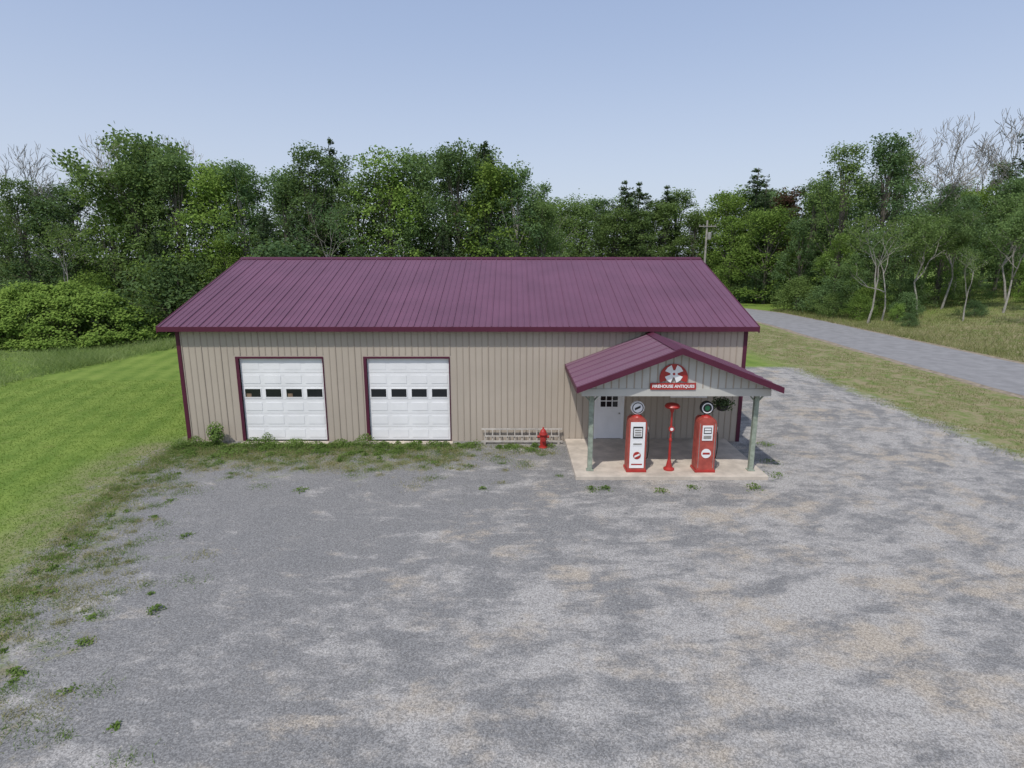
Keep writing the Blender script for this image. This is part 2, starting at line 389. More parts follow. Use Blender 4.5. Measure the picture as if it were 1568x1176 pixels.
gb.add(V,[[0,1,2],[0,2,3],[0,3,4],[5,7,6],[5,8,7],[5,9,8]]); gb.add(V,[[0,5,6,1],[1,6,7,2],[2,7,8,3],[3,8,9,4],[4,9,5,0]])
x=2.3
while x<7.7:
    zt=PZR-0.16-abs(x-PX)*0.385
    if zt>2.86: beam(gb,(x,GY-0.006,2.84),(x,GY-0.006,zt),(0.02,0,0),(0,-0.005,0),1,0.6)
    x+=0.229
box(gb,2.1,7.8,GY-0.03,GY-0.002,2.60,2.82,0)
for xx in (2.1,7.68): box(gb,xx,xx+0.12,GY+0.11,YF-0.05,2.62,2.83,0)
box(gb,2.23,7.67,GY+0.11,YF-0.05,2.80,2.82,1)
gb.obj('porch_gable',[WHITE2,SIDING_D],bld)
po=Acc()
for xx in (2.45,7.52):
    box(po,xx-0.07,xx+0.07,17.5,17.64,0.12,2.62)
    box(po,xx-0.11,xx+0.11,17.46,17.68,0.121,0.16)
    for sg in (-1,1): beam(po,(xx,17.57,2.3),(xx+sg*0.26,17.57,2.6),(0,0.03,0),(0.025*sg,0,0))
po.obj('porch_posts',[POSTM],bld,bevel=0.01)
pd=Acc()
box(pd,3.10,4.02,YF-0.05,YF-0.006,0.14,2.18,0)
box(pd,3.02,3.10,YF-0.07,YF-0.004,0.125,2.26,0);box(pd,4.02,4.10,YF-0.07,YF-0.004,0.125,2.26,0);box(pd,3.10,4.02,YF-0.07,YF-0.004,2.18,2.26,0)
for c in range(3):
    for q in range(3):
        box(pd,3.24+c*0.22,3.42+c*0.22,YF-0.056,YF-0.051,1.34+q*0.24,1.54+q*0.24,1)
for c in (3.22,3.60): box(pd,c,c+0.3,YF-0.058,YF-0.051,0.3,1.15,0)
lathe(pd,[(0.001,-0.05),(0.03,-0.045),(0.03,-0.02),(0.012,0)],(3.93,YF-0.06,1.1),10,'Y',2)
pd.obj('entry_door',[WHITE,GLASS,ALU],bld)
pw=Acc()
box(pw,5.85,7.05,YF-0.02,YF-0.012,1.75,2.2,1)
for q in ((5.78,7.12,2.2,2.27),(5.78,7.12,1.68,1.75)): box(pw,q[0],q[1],YF-0.05,YF-0.022,q[2],q[3],0)
for q in ((5.78,5.85),(7.05,7.12),(6.42,6.48)): box(pw,q[0],q[1],YF-0.049,YF-0.021,1.75,2.2,0)
pw.obj('porch_window',[WHITE,GLASS],bld)
hb=Acc()
for (hx,hy) in ((6.62,17.95),):
    lathe(hb,[(0.06,0),(0.16,0.05),(0.2,0.2),(0.18,0.2)],(hx,hy,1.95),12,'Z',0)
    for k in range(3):
        tt=k*2.09; tube(hb,[(hx+.18*math.cos(tt),hy+.18*math.sin(tt),2.15),(hx,hy,2.5),(hx,hy,2.8)],[.006]*3,4,0)
    Cn=R.normal(size=(500,3))*[.14,.14,.08]+[hx,hy,2.2]; leaves(hb,Cn,R.normal(size=(500,3)),0.04,R.uniform(0,1,500),1)
hbo=hb.obj('hanging_flower_basket',[BLACK,NEED])

# sign
sg_=empty('antiques_shop_sign',(4.83,GY-0.05,0))
a=Acc()
prof=[(0.42*math.cos(tt),0.42*math.sin(tt)) for tt in np.linspace(-0.35,np.pi+0.35,28)]
V=[[p_[0],0,3.17+p_[1]] for p_ in prof]; nV=len(V); V+=[[v[0],0.03,v[2]] for v in V]; V+=[[0,0,3.17],[0,0.03,3.17]]
Fa=[[i,i+1,2*nV] for i in range(nV-1)]+[[nV+i+1,nV+i,2*nV+1] for i in range(nV-1)]
a.add(V,Fa); a.add(V,[[i,nV+i,nV+i+1,i+1] for i in range(nV-1)])
box(a,-0.68,0.68,-0.012,0.03,2.81,3.01)
a.obj('sign_board',[REDP],sg_)
a=Acc()
for k in range(4):
    th=k*np.pi/2+np.pi/4
    pts=[(0.06,-0.045),(0.25,-0.13),(0.28,0),(0.25,0.13),(0.06,0.045)]
    c_,s_=math.cos(th),math.sin(th)
    V=[[c_*u-s_*v,-0.012,3.29+s_*u+c_*v] for u,v in pts]
    a.add(V,[[0,1,2,3],]); a.add(V,[[0,3,4]])
lathe(a,[(0.001,-0.016),(0.11,-0.016),(0.11,-0.002)],(0,0,3.29),20,'Y',0)
lathe(a,[(0.001,-0.02),(0.04,-0.02),(0.04,-0.002)],(0,0,3.29),16,'Y',1)
a.obj('maltese_cross',[WHITE,REDP],sg_)
def text(s,size,loc,mat,parent,name):
    c=bpy.data.curves.new(name,'FONT'); c.body=s; c.size=size; c.align_x='CENTER'; c.align_y='CENTER'; c.extrude=0.002; c.offset=size*0.03
    o=bpy.data.objects.new(name,c); scene.collection.objects.link(o); o.rotation_euler=(math.pi/2,0,0); o.location=loc; o.parent=parent; c.materials.append(mat); return o
text('FIREHOUSE ANTIQUES',0.125,(0,-0.018,2.91),WHITE,sg_,'sign_lettering')

# gas pumps
GREENG=simple('green_globe',(0.03,0.2,0.08),0.4)
def pump(x,y,style):
    e=empty('vintage_gas_pump',(x,y,0.12))
    a=Acc(); hw,hd=0.285,0.23
    prof=[(-hw,0.08),(hw,0.08),(hw-.012,1.58),(hw-.04,1.68),(hw-.11,1.74),(-hw+.11,1.74),(-hw+.04,1.68),(-hw+.012,1.58)]
    V=[[p_[0],-hd,p_[1]] for p_ in prof]+[[p_[0],hd,p_[1]] for p_ in prof]
    a.add(V,[[0,1,2],[0,2,3],[0,3,4],[0,4,5],[0,5,6],[0,6,7]]); a.add(V,[[8,10,9],[8,11,10],[8,12,11],[8,13,12],[8,14,13],[8,15,14]])
    a.add(V,[[i,8+i,8+(i+1)%8,(i+1)%8] for i in range(8)])
    a.obj('body',[REDD],e)
    a=Acc(); box(a,-hw-.03,hw+.03,-hd-.03,hd+.03,0,0.08); lathe(a,[(0.16,1.74),(0.13,1.78),(0.06,1.80),(0.06,1.86)],(0,0,0),16); a.obj('base_and_neck',[REDP],e,bevel=0.008)
    a=Acc(); f=-hd
    if style==0:
        box(a,-0.225,0.225,f-0.012,f-0.002,0.14,1.62,0)
        box(a,-0.15,0.15,f-0.03,f-0.013,1.12,1.48,1)
        box(a,-0.125,0.125,f-0.036,f-0.031,1.17,1.43,0)
        for q in range(3): box(a,-0.10,0.10,f-0.040,f-0.037,1.20+q*.075,1.245+q*.075,2)
        box(a,-0.15,0.15,f-0.018,f-0.013,0.86,0.98,0); box(a,-0.13,0.13,f-0.022,f-0.019,0.895,0.945,2)
        lathe(a,[(0.001,f-0.02),(0.12,f-0.02),(0.12,f-0.012)],(0,0,0.55),20,'Y',3)
        beam(a,(-0.08,f-0.024,0.51),(0.08,f-0.024,0.59),(0,0,0.03),(0,0.002,0),0)
        box(a,-0.17,0.17,f-0.017,f-0.013,0.24,0.28,3)
    else:
        box(a,-0.16,0.16,f-0.02,f-0.002,1.04,1.52,0)
        box(a,-0.12,0.12,f-0.026,f-0.021,1.26,1.46,1)
        for q in range(2): box(a,-0.10,0.10,f-0.030,f-0.027,1.29+q*.085,1.35+q*.085,0)
        box(a,-0.12,0.12,f-0.026,f-0.021,1.10,1.20,2)
        lathe(a,[(0.001,f-0.012),(0.15,f-0.012),(0.15,f-0.002)],(0,0,0.62),24,'Y',0)
        box(a,-0.11,0.11,f-0.018,f-0.013,0.59,0.65,3)
        for xx in (-0.24,0.225): box(a,xx,xx+0.015,f-0.012,f-0.002,0.15,1.58,4)
    a.obj('meter_face',[WHITE,BLACK,ALU,REDP,ALU],e)
    a=Acc()
    lathe(a,[(0.001,-0.07),(0.17,-0.07),(0.205,-0.06),(0.205,0.06),(0.17,0.07),(0.001,0.07)],(0,0,2.03),28,'Y',0 if style==0 else 1)
    ff=-0.078
    if style==0:
        lathe(a,[(0.175,-0.071),(0.175,ff),(0.15,ff),(0.15,-0.071)],(0,0,2.03),28,'Y',1)
        beam(a,(-0.09,-0.076,1.99),(0.08,-0.076,2.07),(0,0,0.035),(0,0.004,0),2)
    else:
        lathe(a,[(0.165,-0.071),(0.165,ff),(0.135,ff),(0.135,-0.071)],(0,0,2.03),28,'Y',0)
        lathe(a,[(0.001,-0.076),(0.08,-0.076)],(0,0,2.03),20,'Y',3)
    a.obj('globe',[WHITE,BLACK,BLACK,GREENG],e)
    a=Acc(); pts=[(hw+.01,-.05,1.35),(hw+.09,-.08,1.2),(hw+.11,-.08,0.8),(hw+.08,-.06,0.42),(hw+.04,0,0.35),(hw+.02,.06,0.6),(hw+.02,.06,1.1)]
    tube(a,pts,[.017]*len(pts),6,0); tube(a,[(hw+.0,-.06,1.15),(hw+.07,-.07,1.38),(hw+.05,-.08,1.45)],[.03,.025,.012],6,1)
    a.obj('hose_and_nozzle',[BLACK,ALU],e,smooth=True)
pump(3.88,17.62,0); pump(6.02,17.60,1)
a=Acc()
lathe(a,[(0.001,0),(0.17,0),(0.17,0.05),(0.10,0.10),(0.07,0.25),(0.045,0.35),(0.035,0.9),(0.05,0.95),(0.05,1.0),(0.03,1.05),(0.03,1.85),(0.06,1.92),(0.07,1.99),(0.02,2.0)],(0,0,0),16,'Z',0)
lathe(a,[(0.02,1.98),(0.21,2.02),(0.24,2.07),(0.19,2.14),(0.06,2.18),(0.001,2.19)],(0,0,0),24,'Z',0)
lathe(a,[(0.001,-0.05),(0.09,-0.045),(0.09,0.0)],(0,-0.03,1.35),16,'Y',0)
lathe(a,[(0.001,-0.056),(0.05,-0.056)],(0,-0.03,1.35),16,'Y',1)
a.obj('red_lamp_post',[REDP,WHITE],None,(4.96,17.62,0.12),smooth=False)
a=Acc()
lathe(a,[(0.001,0),(0.16,0),(0.16,0.04),(0.115,0.05),(0.11,0.46),(0.15,0.47),(0.15,0.52),(0.125,0.53),(0.11,0.60),(0.07,0.67),(0.03,0.70),(0.03,0.75),(0.001,0.76)],(0,0,0),18)
lathe(a,[(0.001,-0.21),(0.055,-0.21),(0.055,-0.17),(0.045,-0.17),(0.045,0.17),(0.055,0.17),(0.055,0.21),(0.001,0.21)],(0,0,0.40),12,'X')
lathe(a,[(0.001,-0.20),(0.075,-0.20),(0.075,-0.16),(0.06,-0.16),(0.06,0)],(0,0,0.34),12,'Y')
a.obj('fire_hydrant',[REDP],None,(1.12,20.2,0),smooth=False,bevel=0.004)
a=Acc()
for zz,yy in ((0.10,20.60),(0.52,20.76)): beam(a,(-1.12,yy,zz),(1.85,yy,zz),(0,0.02,0),(0,0.005,0.03))
for k in range(11):
    xx=-0.98+k*0.27; tube(a,[(xx,20.60,0.12),(xx,20.76,0.52)],[0.022]*2,6)
beam(a,(-1.0,20.60,0.30),(1.7,20.60,0.30),(0,0.012,0),(0,0.004,0.02))
for xx in (-1.0,1.7): box(a,xx-.04,xx+.04,20.5,20.8,0,0.06)
a.obj('ladder',[LADM])

# utility pole
a=Acc(); tube(a,[(0,0,0),(0,0,11.3)],[0.17,0.11],10,0)
box(a,-1.1,1.1,-0.2,-0.1,10.5,10.62,0)
for xx in (-1,-.5,.5,1): lathe(a,[(0.03,10.62),(0.05,10.7),(0.03,10.8),(0.001,10.82)],(xx,-0.15,0),8,'Z',1)
lathe(a,[(0.001,8.9),(0.22,8.9),(0.24,9.0),(0.24,9.7),(0.15,9.8),(0.001,9.82)],(0.35,-0.1,0),12,'Z',1)
a.obj('utility_pole',[BARKL,ALU],None,(25.2,78.5,0))
e=empty('parked_car',(60,112,float(gz(60,112))))
a=Acc(); pf=[(-2.2,.35),(2.2,.35),(2.25,.8),(1.2,.95),(0.6,1.42),(-1.1,1.45),(-1.9,.98),(-2.25,.9)]
V=[[p_[0],-.85,p_[1]] for p_ in pf]+[[p_[0],.85,p_[1]] for p_ in pf]
a.add(V,[[0,1,2],[0,2,3],[0,3,4],[0,4,5],[0,5,6],[0,6,7]]);a.add(V,[[8,10,9],[8,11,10],[8,12,11],[8,13,12],[8,14,13],[8,15,14]])
a.add(V,[[i,8+i,8+(i+1)%8,(i+1)%8] for i in range(8)]); a.obj('body',[CARP],e,bevel=0.06)
a=Acc()
for xx in (-1.4,1.4):
    for yy in (-.86,.86): lathe(a,[(0.001,-.1),(0.32,-.1),(0.32,.1),(0.001,.1)],(xx,yy,.32),16,'Y')
V=[[-1.7,-.87,.98],[0.95,-.87,.98],[0.5,-.87,1.36],[-1.05,-.87,1.38]]; a.add(V,[[0,1,2,3]])
a.obj('wheels_and_windows',[BLACK],e)

# ------------------------------------------------------------------ trees
def full_tree(seed,H,Rc,base,npuff,per,leaf=0.17,mat=LEAF,bark=BARK,pale=False,pmin=.10,pmax=.22):
    global R; R=np.random.RandomState(seed); a=Acc()
    ph=R.uniform(0,6.28,3); lean=R.normal(size=2)*0.03*H
    pcs=[];prs=[]
    while len(pcs)<npuff:
        g=R.uniform(0,1)**0.85; z=H*(base+(1-base)*g*0.96)
        q=abs(2*g-0.7)
        env=max(0.12,1-q**2.2)**0.6 if q<1 else 0.25*(1.3-g)/.3+0.10
        th=R.uniform(0,6.28); mod=1+0.24*math.sin(2*th+ph[0]+g*3)+0.16*math.sin(3*th+ph[1]-g*5)
        rr=Rc*env*mod*(R.uniform(0.12,1)**0.5)
        pcs.append([rr*math.cos(th)+lean[0]*g,rr*math.sin(th)+lean[1]*g,z]); prs.append(Rc*R.uniform(pmin,pmax))
    pcs=np.array(pcs);prs=np.array(prs)
    top=np.array([lean[0],lean[1],H*0.86])
    tube(a,[(0,0,0),(R.normal()*.1,R.normal()*.1,H*.3),top*0.65+[0,0,H*0.02],top],[H*.012+.04,H*.010+.02,H*.006+.02,.03],7,1)
    for k in range(min(26,npuff)):
        c=pcs[k]; zb=min(c[2]*R.uniform(.5,.75),H*.8); s0=np.array([lean[0]*zb/H*.8,lean[1]*zb/H*.8,zb])
        mid=(s0+c)/2+[0,0,-0.04*H*R.uniform(0,1)]; tube(a,[s0,mid,c],[H*.0045+.01,H*.003,.015],4,1)
    for c,pr_ in zip(pcs,prs):
        nL=int(per*R.uniform(.6,1.3)*(pr_/(Rc*.16))**1.6)+8
        d=unit(R.normal(size=(nL,3))); flip=(d[:,2]<0)&(R.uniform(size=nL)<.6); d[flip,2]*=-1
        C=c+d*pr_*R.uniform(.35,1.2,(nL,1))**0.7*np.array([1.1,1.1,.9])
        C+=R.normal(size=(nL,3))*pr_*0.32
        tone=np.clip(R.uniform(.15,.8)+R.normal(size=nL)*.18+0.12*d[:,2],0,1)
        leaves(a,C,d*0.6+R.normal(size=(nL,3))*.6+[0,-.0,.5],leaf*R.uniform(.55,1.25,nL),tone,0)
    return a.mesh('tree_mesh',[mat,BARKL if pale else bark])
def conifer(seed,H,Rc,sp=0.5,base=0.06):
    global R; R=np.random.RandomState(seed); a=Acc()
    tube(a,[(0,0,0),(0,0,H*.5),(0,0,H)],[H*.012,H*.008,.02],6,1)
    z=H*base
    while z<H*0.99:
        f=(z/H-base)/(1-base); nb=R.randint(5,9)
        for k in range(nb):
            L=max(.25,Rc*(1-f)**.6*R.uniform(.5,1.2)); th=R.uniform(0,6.28); dz=R.uniform(-.25,.12)+.3*f
            d=np.array([math.cos(th),math.sin(th),dz]); p0=np.array([0,0,z+R.uniform(-.2,.2)])
            tube(a,[p0,p0+d*L],[.03,.008],3,1)
            nL=int(L*26)+10; t_=R.uniform(.1,1,nL)
            side=np.array([-math.sin(th),math.cos(th),0])
            C=p0+d*L*t_[:,None]+side*(R.normal(size=(nL,1))*.20*(0.3+L*.35)*(1.1-t_[:,None]))+np.array([0,0,1])*R.normal(size=(nL,1))*.12-np.array([0,0,.25])*(t_[:,None]**2)*L*.25
            leaves(a,C,R.normal(size=(nL,3))*.5+[0,0,.8],.17*R.uniform(.6,1.3,nL),np.clip(R.uniform(.2,.7)+R.normal(size=nL)*.15,0,1),0,.35)
        z+=sp*R.uniform(.7,1.3)
    return a.mesh('conifer_mesh',[NEED,BARK])
def sparse(seed,H,leafn,spread=0.5,pale=True,mat=LEAF,fine=5,tw=1.0,kids=(2,4)):
    global R; R=np.random.RandomState(seed); a=Acc(); ends=[]
    def br(p,d,L,r,dep):
        q=p+d*L*.5+R.normal(size=3)*L*.05; e=q+unit(d+R.normal(size=3)*.12+[0,0,.05])*L*.5
        tube(a,[p,q,e],[r,r*.8,r*.6],6 if dep<2 else 3,1)
        if dep>=fine: ends.append(e); return
        for k in range(R.randint(*kids)):
            nd=unit(d+R.normal(size=3)*spread*np.array([1,1,.55])+[0,0,.14]); br(e if k<2 else q,nd,L*R.uniform(.62,.85),max(r*.6,.012*tw),dep+1)
        if dep>=3: ends.append(e)
    br(np.zeros(3),np.array([R.normal()*.04,R.normal()*.04,1.]),H*.30,H*.009+.02,0)
    if leafn>0:
        E=np.array(ends); idx=R.randint(0,len(E),leafn); C=E[idx]+R.normal(size=(leafn,3))*.28
        leaves(a,C,R.normal(size=(leafn,3))+[0,0,.5],.11*R.uniform(.6,1.4,leafn),np.clip(.4+.4*(idx%7)/7+R.normal(size=leafn)*.15,0,1),0)
    return a.mesh('sparse_tree_mesh',[mat,BARKL if pale else BARK])
def height(me):
    n=len(me.vertices); c=np.empty(n*3); me.vertices.foreach_get('co',c); return c[2::3].max()
def mk(f,*a,**k): me=f(*a,**k); return (me,height(me))
FT=[mk(full_tree,11,15,3.7,.10,155,60,.125),mk(full_tree,12,16,3.4,.08,160,58,.125),mk(full_tree,13,14,4.0,.12,155,62,.125),mk(full_tree,14,17,3.3,.16,150,58,.125,pale=True),mk(full_tree,15,15,3.6,.05,165,56,.125),mk(full_tree,16,18,3.9,.2,155,60,.125)]
FB=[mk(full_tree,21,12,3.6,.06,145,58,.12,LEAFY),mk(full_tree,22,14,3.5,.08,145,58,.12,LEAFY)]
FR=mk(full_tree,23,12,3.6,.12,80,70,.15,LEAFR)
BUS=[mk(full_tree,31,4,2.6,.03,70,70,.09,pmin=.14,pmax=.26),mk(full_tree,32,4.5,2.4,.03,70,70,.09,LEAFY,pmin=.14,pmax=.26),mk(full_tree,33,3.4,2.8,.02,70,70,.09,pmin=.14,pmax=.26)]
CO=[mk(conifer,41,15,3.2),mk(conifer,42,17,3.8,.65),mk(conifer,43,13,2.8)]
SP=[mk(sparse,51,14,1500),mk(sparse,52,12,3400),mk(sparse,53,15,0,.40,fine=7,tw=1.6,kids=(2,4)),mk(sparse,54,13,6500,.5)]
def put(mh,name,x,y,H,parent=None,rot=None,sx=1.0):
    me,h=mh; o=bpy.data.objects.new(name,me); scene.collection.objects.link(o)
    s=H/h; o.location=(x,y,float(gz(x,y))-0.05); o.scale=(s*sx,s*sx,s); o.rotation_euler=(0,0,random.uniform(0,6.28) if rot is None else rot)
    if parent: o.parent=parent
    return o
forest=empty('forest_treeline')
line=[(-66,13),(-60,13.5),(-54,13),(-49,13.4),(-45,14.0),(-41.5,13.2),(-38,13.8),(-34.5,15.6),(-31,16.4),(-27.8,15.4),(-24.5,15.6),(-21,15.2),(-18.3,16.8),(-14.6,15.4),(-11,16.6),(-7.8,16.2),(-4.6,17.0),(-1.7,15.8),(0.8,15.0),(2.6,12.2)]
for i,(x,h) in enumerate(line):
    put((FT+FB)[(i*5+1)%8],'forest_tree',x+random.uniform(-.6,.6),56+random.uniform(-1.2,1.2),h,forest,sx=1.1)
    if i<len(line)-1:
        put(FT[(i*7+3)%6],'forest_tree',x+1.7,61.5+random.uniform(-2,2),h*random.uniform(.95,1.08),forest,sx=1.05)
        put((FB+BUS+FT[:1]+FT[4:5])[(i*4)%7],'forest_tree',x+2+random.uniform(-1,1),52.5+random.uniform(-1,1),random.uniform(5,9.5),forest,sx=1.1)
        if i%2==0: put(BUS[i%3],'forest_shrub',x+random.uniform(-1,1),50.6+random.uniform(-1,1),random.uniform(2.5,4.5),forest)
for (x,y,h) in ((-17.6,60,18.0),(-21.3,52.5,11),(-19,53.5,11),(-2.8,62,18.0),(-31,52.5,9),(-6,52.5,9.5)):
    put(CO[int(abs(x*3))%3],'forest_conifer',x,y,h,forest)
far=empty('distant_forest')
for j,(yy,hh) in enumerate(((96,16.0),(105,17.6))):
    x=4.0+j*2
    while x<58:
        h=hh*random.uniform(.88,1.06)
        if not(56<x<64): put((FT+FB)[random.randint(0,7)],'forest_tree',x,yy+random.uniform(-3,3),h,far,sx=1.35)
        x+=random.uniform(3.8,5.2)
for k in range(16): put(BUS[k%3],'forest_shrub',8+k*3.2,91.5+random.uniform(-1,1),random.uniform(3,5.5),far)
for (x,y,h) in ((18,97,18.6),(20.5,99,18.6),(39,98,20.5),(25.5,101,18.3)): put(CO[1],'forest_conifer',x,y,h,far,sx=1.5)
x=66
while x<150:
    put(FT[random.randint(0,5)],'forest_tree',x,100+random.uniform(-6,6),random.uniform(13,17),far,sx=1.2); x+=5.5
x=74
while x<130:
    put(FT[random.randint(0,5)],'forest_tree',x,78+random.uniform(-6,6),random.uniform(14,18),far,sx=1.1); x+=6
for (mi,x,y,h) in ((0,42,86,17.6),(5,41.3,76,20.4),(1,45.5,75,20.9),(5,49.0,78,19.0),(4,38.5,80,12),(2,52.5,73,12.5),(3,55,74,12.5),(0,60,74,14.0),(1,64,76,15),(4,47,72,12),(2,43,70,10),(5,57,80,14.0),(3,66,84,17)):
    put(FT[mi],'deciduous_tree',x,y,h,sx=1.05)
put(FB[0],'deciduous_tree',36.5,86,14.0,sx=1.3); put(FB[1],'deciduous_tree',33.5,92,13.0,sx=1.2); put(FB[1],'deciduous_tree',39.5,73,9.5,sx=1.1); put(FB[0],'deciduous_tree',61,80,13.5); put(FB[1],'deciduous_tree',50,70,10)
put(FR,'copper_beech_tree',43,94,16.8)
put(CO[1],'pine_tree',38,92,17.5,sx=1.3); put(CO[1],'pine_tree',66.5,79,21.5,sx=1.2); put(CO[0],'pine_tree',46,90,18.5,sx=1.2)
put(SP[2],'bare_tree',61.5,84,23.5,None,1.0,1.15); put(SP[2],'bare_tree',57,83,22.0,None,3.0,1.15); put(SP[2],'bare_tree',65.5,86,23,None,4.5,1.1)
put(SP[0],'bare_tree',36.3,60,11.3,None,.5); put(SP[1],'sparse_tree',39,62,10.5,None,1.5); put(SP[0],'bare_tree',44.5,58,7.5,None,2)
put(SP[0],'sparse_tree',46.5,51,11,None,4); put(SP[3],'sparse_tree',50,60,10.5); put(SP[3],'sparse_tree',44,64,11); put(SP[3],'sparse_tree',55,66,12)
put(SP[3],'sparse_tree',48,66,11)
for (x,y,h) in ((36,66,2.8),(37.5,63.5,2.6),(38,70,4.2),(40,66,3.4),(42,63,2.6),(45,67,3.6),(51,66,3.2),(55,63,2.6),(58,68,3.6),(35.8,74,4.2),(36,88,5),(39,92,6),(40,61,1.8),(47,60,1.6),(38.5,57,1.3)):
    put(BUS[int(x)%3],'roadside_shrub',x,y,h*1.15)
put(SP[2],'bare_tree',-41,62,18.2,None,.3,1.0); put(SP[3],'sparse_tree',-36.5,60,18.6,None,2); put(SP[3],'sparse_tree',-34.5,61,18.8,None,5); put(SP[2],'bare_tree',-38,64,19.4,None,2.2); put(SP[2],'bare_tree',-44,62,17.6,None,5)
put(SP[0],'bare_tree',-16.2,52.3,12,None,1); put(SP[1],'sparse_tree',-9.7,52,11.5,None,2); put(SP[0],'sparse_tree',-38,50.5,10,None,1); put(SP[0],'bare_tree',3.6,57,12.0,None,2)

# knotweed bush on the left
R=np.random.RandomState(77); a=Acc()
for k in range(420):
    th=R.uniform(0,6.28); q=R.uniform(0,1)**.5; cx=q*7.8*math.cos(th); cy=q*4.6*math.sin(th); top=3.8*(1-q**2.6)+.5+R.normal()*.2
    hz=R.uniform(0.1,1)*top if q>.75 else top*R.uniform(.8,1)
    n_=140; d=unit(R.normal(size=(n_,3))); d[:,2]=np.abs(d[:,2])*np.where(R.uniform(size=n_)<.85,1,-1)
    C=np.array([cx,cy,hz])+d*R.uniform(.35,.75)*R.uniform(.4,1.3,(n_,1))*np.array([1,1,.7])+R.normal(size=(n_,3))*.08; C[:,2]=np.maximum(C[:,2],.05)
    leaves(a,C,d*.4+R.normal(size=(n_,3))*.35+[0,-.3,.9],.10*R.uniform(.6,1.3,n_),np.clip(R.uniform(.3,.8)+R.normal(size=n_)*.15,0,1),0,.75)
for k in range(60):
    th=R.uniform(0,6.28); q=R.uniform(.0,.95); p_=np.array([q*7.6*math.cos(th),q*4.6*math.sin(th),0]); tube(a,[p_,p_+[R.normal()*.2,R.normal()*.2,2.4*(1-q**3)+.5]],[.02,.01],4,1)
a.obj('knotweed_bush',[LEAFY,BARK],None,(-36.0,46.5,0))

# ------------------------------------------------------------------ grass & weeds
R=np.random.RandomState(5)
def pnoise(x,y): return .5+.25*np.sin(x*1.3+2*np.sin(y*.7))+.25*np.sin(y*1.7+1.5*np.sin(x*.9+1))
a=Acc(); n=110000; u=R.uniform(0,1,n); y=6+u**1.5*26; x=Lb(y)+.8-R.uniform(0,1,n)**1.25*(16+y*.1)
k=(x>-28.5)&~((x>-12.1)&(y>20.8)); x,y=x[k],y[k]; n=len(x)
blades(a,np.c_[x,y,np.zeros(n)],R.uniform(.02,.05,n),.006+.0003*y,np.clip(pnoise(x*.8,y*.8)*.4+.1+R.normal(size=n)*.2,0,1),.9)
a.obj('lawn_grass',[GRASSL])
a=Acc(); n=70000; x=-27.3-R.uniform(0,1,n)**1.3*32; y=R.uniform(20,54,n)+0*x; x=x+(y-32)*.16+R.normal(size=n)*.25
k=((x+36)/8.2)**2+((y-46.5)/5.2)**2>1; x,y=x[k],y[k]; n=len(x)
blades(a,np.c_[x,y,gz(x,y)-.02],R.uniform(.15,.6,n)*(.4+pnoise(x*.5,y*.5)),.022,np.clip(pnoise(x*.7,y*.7)*.7+R.normal(size=n)*.22,0,1),.9)
n=20000; x=R.uniform(-26,8,n); y=R.uniform(44,53,n); blades(a,np.c_[x,y,gz(x,y)-.02],R.uniform(.3,.8,n),.022,R.uniform(0,1,n),.3)
a.obj('tall_grass_field',[GRASST])
a=Acc(); n=50000; y=12+R.uniform(0,1,n)**1.2*60; x=R.uniform(17.2,24.4,n)+R.normal(size=n)*.3
k=(x<24.3)&(pnoise(x*1.5,y)>.3); x,y=x[k],y[k]; n=len(x)
blades(a,np.c_[x,y,np.zeros(n)],R.uniform(.03,.12,n),.011,np.clip(pnoise(x,y)*.7+R.normal(size=n)*.25,0,1),.7)
n=60000; y=R.uniform(20,76,n); x=33.2+R.uniform(0,1,n)**1.3*32
blades(a,np.c_[x,y,gz(x,y)-.02],R.uniform(.12,.5,n),.02,np.clip(pnoise(x*.6,y*.5)*.7+R.normal(size=n)*.25,0,1),.6)
a.obj('roadside_grass',[GRASSD])
a=Acc()
cs=[]
while len(cs)<300:
    y=R.uniform(6.5,20.6); d=abs(R.normal())*1.2; x=Lb(y)+.0+d
    if x<3: cs.append((x,y,R.uniform(.05,.26)))
while len(cs)<860:
    x=R.uniform(-12,-1.8) if R.uniform()<.92 else R.uniform(-1.8,1.7); y=20.6-abs(R.normal())*1.35
    cs.append((x,y,R.uniform(.05,.28)))
for (x,y,r) in cs:
    if 1.8<x<8 and y>16.9: continue
    n_=int(60+r*450); P_=np.c_[x+R.normal(size=n_)*r,y+R.normal(size=n_)*r*.8,np.zeros(n_)]
    blades(a,P_,R.uniform(.02,.07,n_),.006,R.uniform(0,1,n_),.9,1 if R.uniform()<.55 else 0)
a.obj('gravel_weed_tufts',[WEED,GRASSD])
a=Acc()
def bw(x,y,r,h,n_):
    d=R.normal(size=(n_,3)); C=np.c_[x+d[:,0]*r*.5,y+d[:,1]*r*.5,np.abs(R.uniform(0,1,n_)**.7*h*np.exp(-(d[:,0]**2+d[:,1]**2)*.25))]
    leaves(a,C,R.normal(size=(n_,3))*.5+[0,-.2,.8],R.uniform(.012,.036,n_),np.clip(R.uniform(.2,.7)+R.normal(size=n_)*.2,0,1),0)
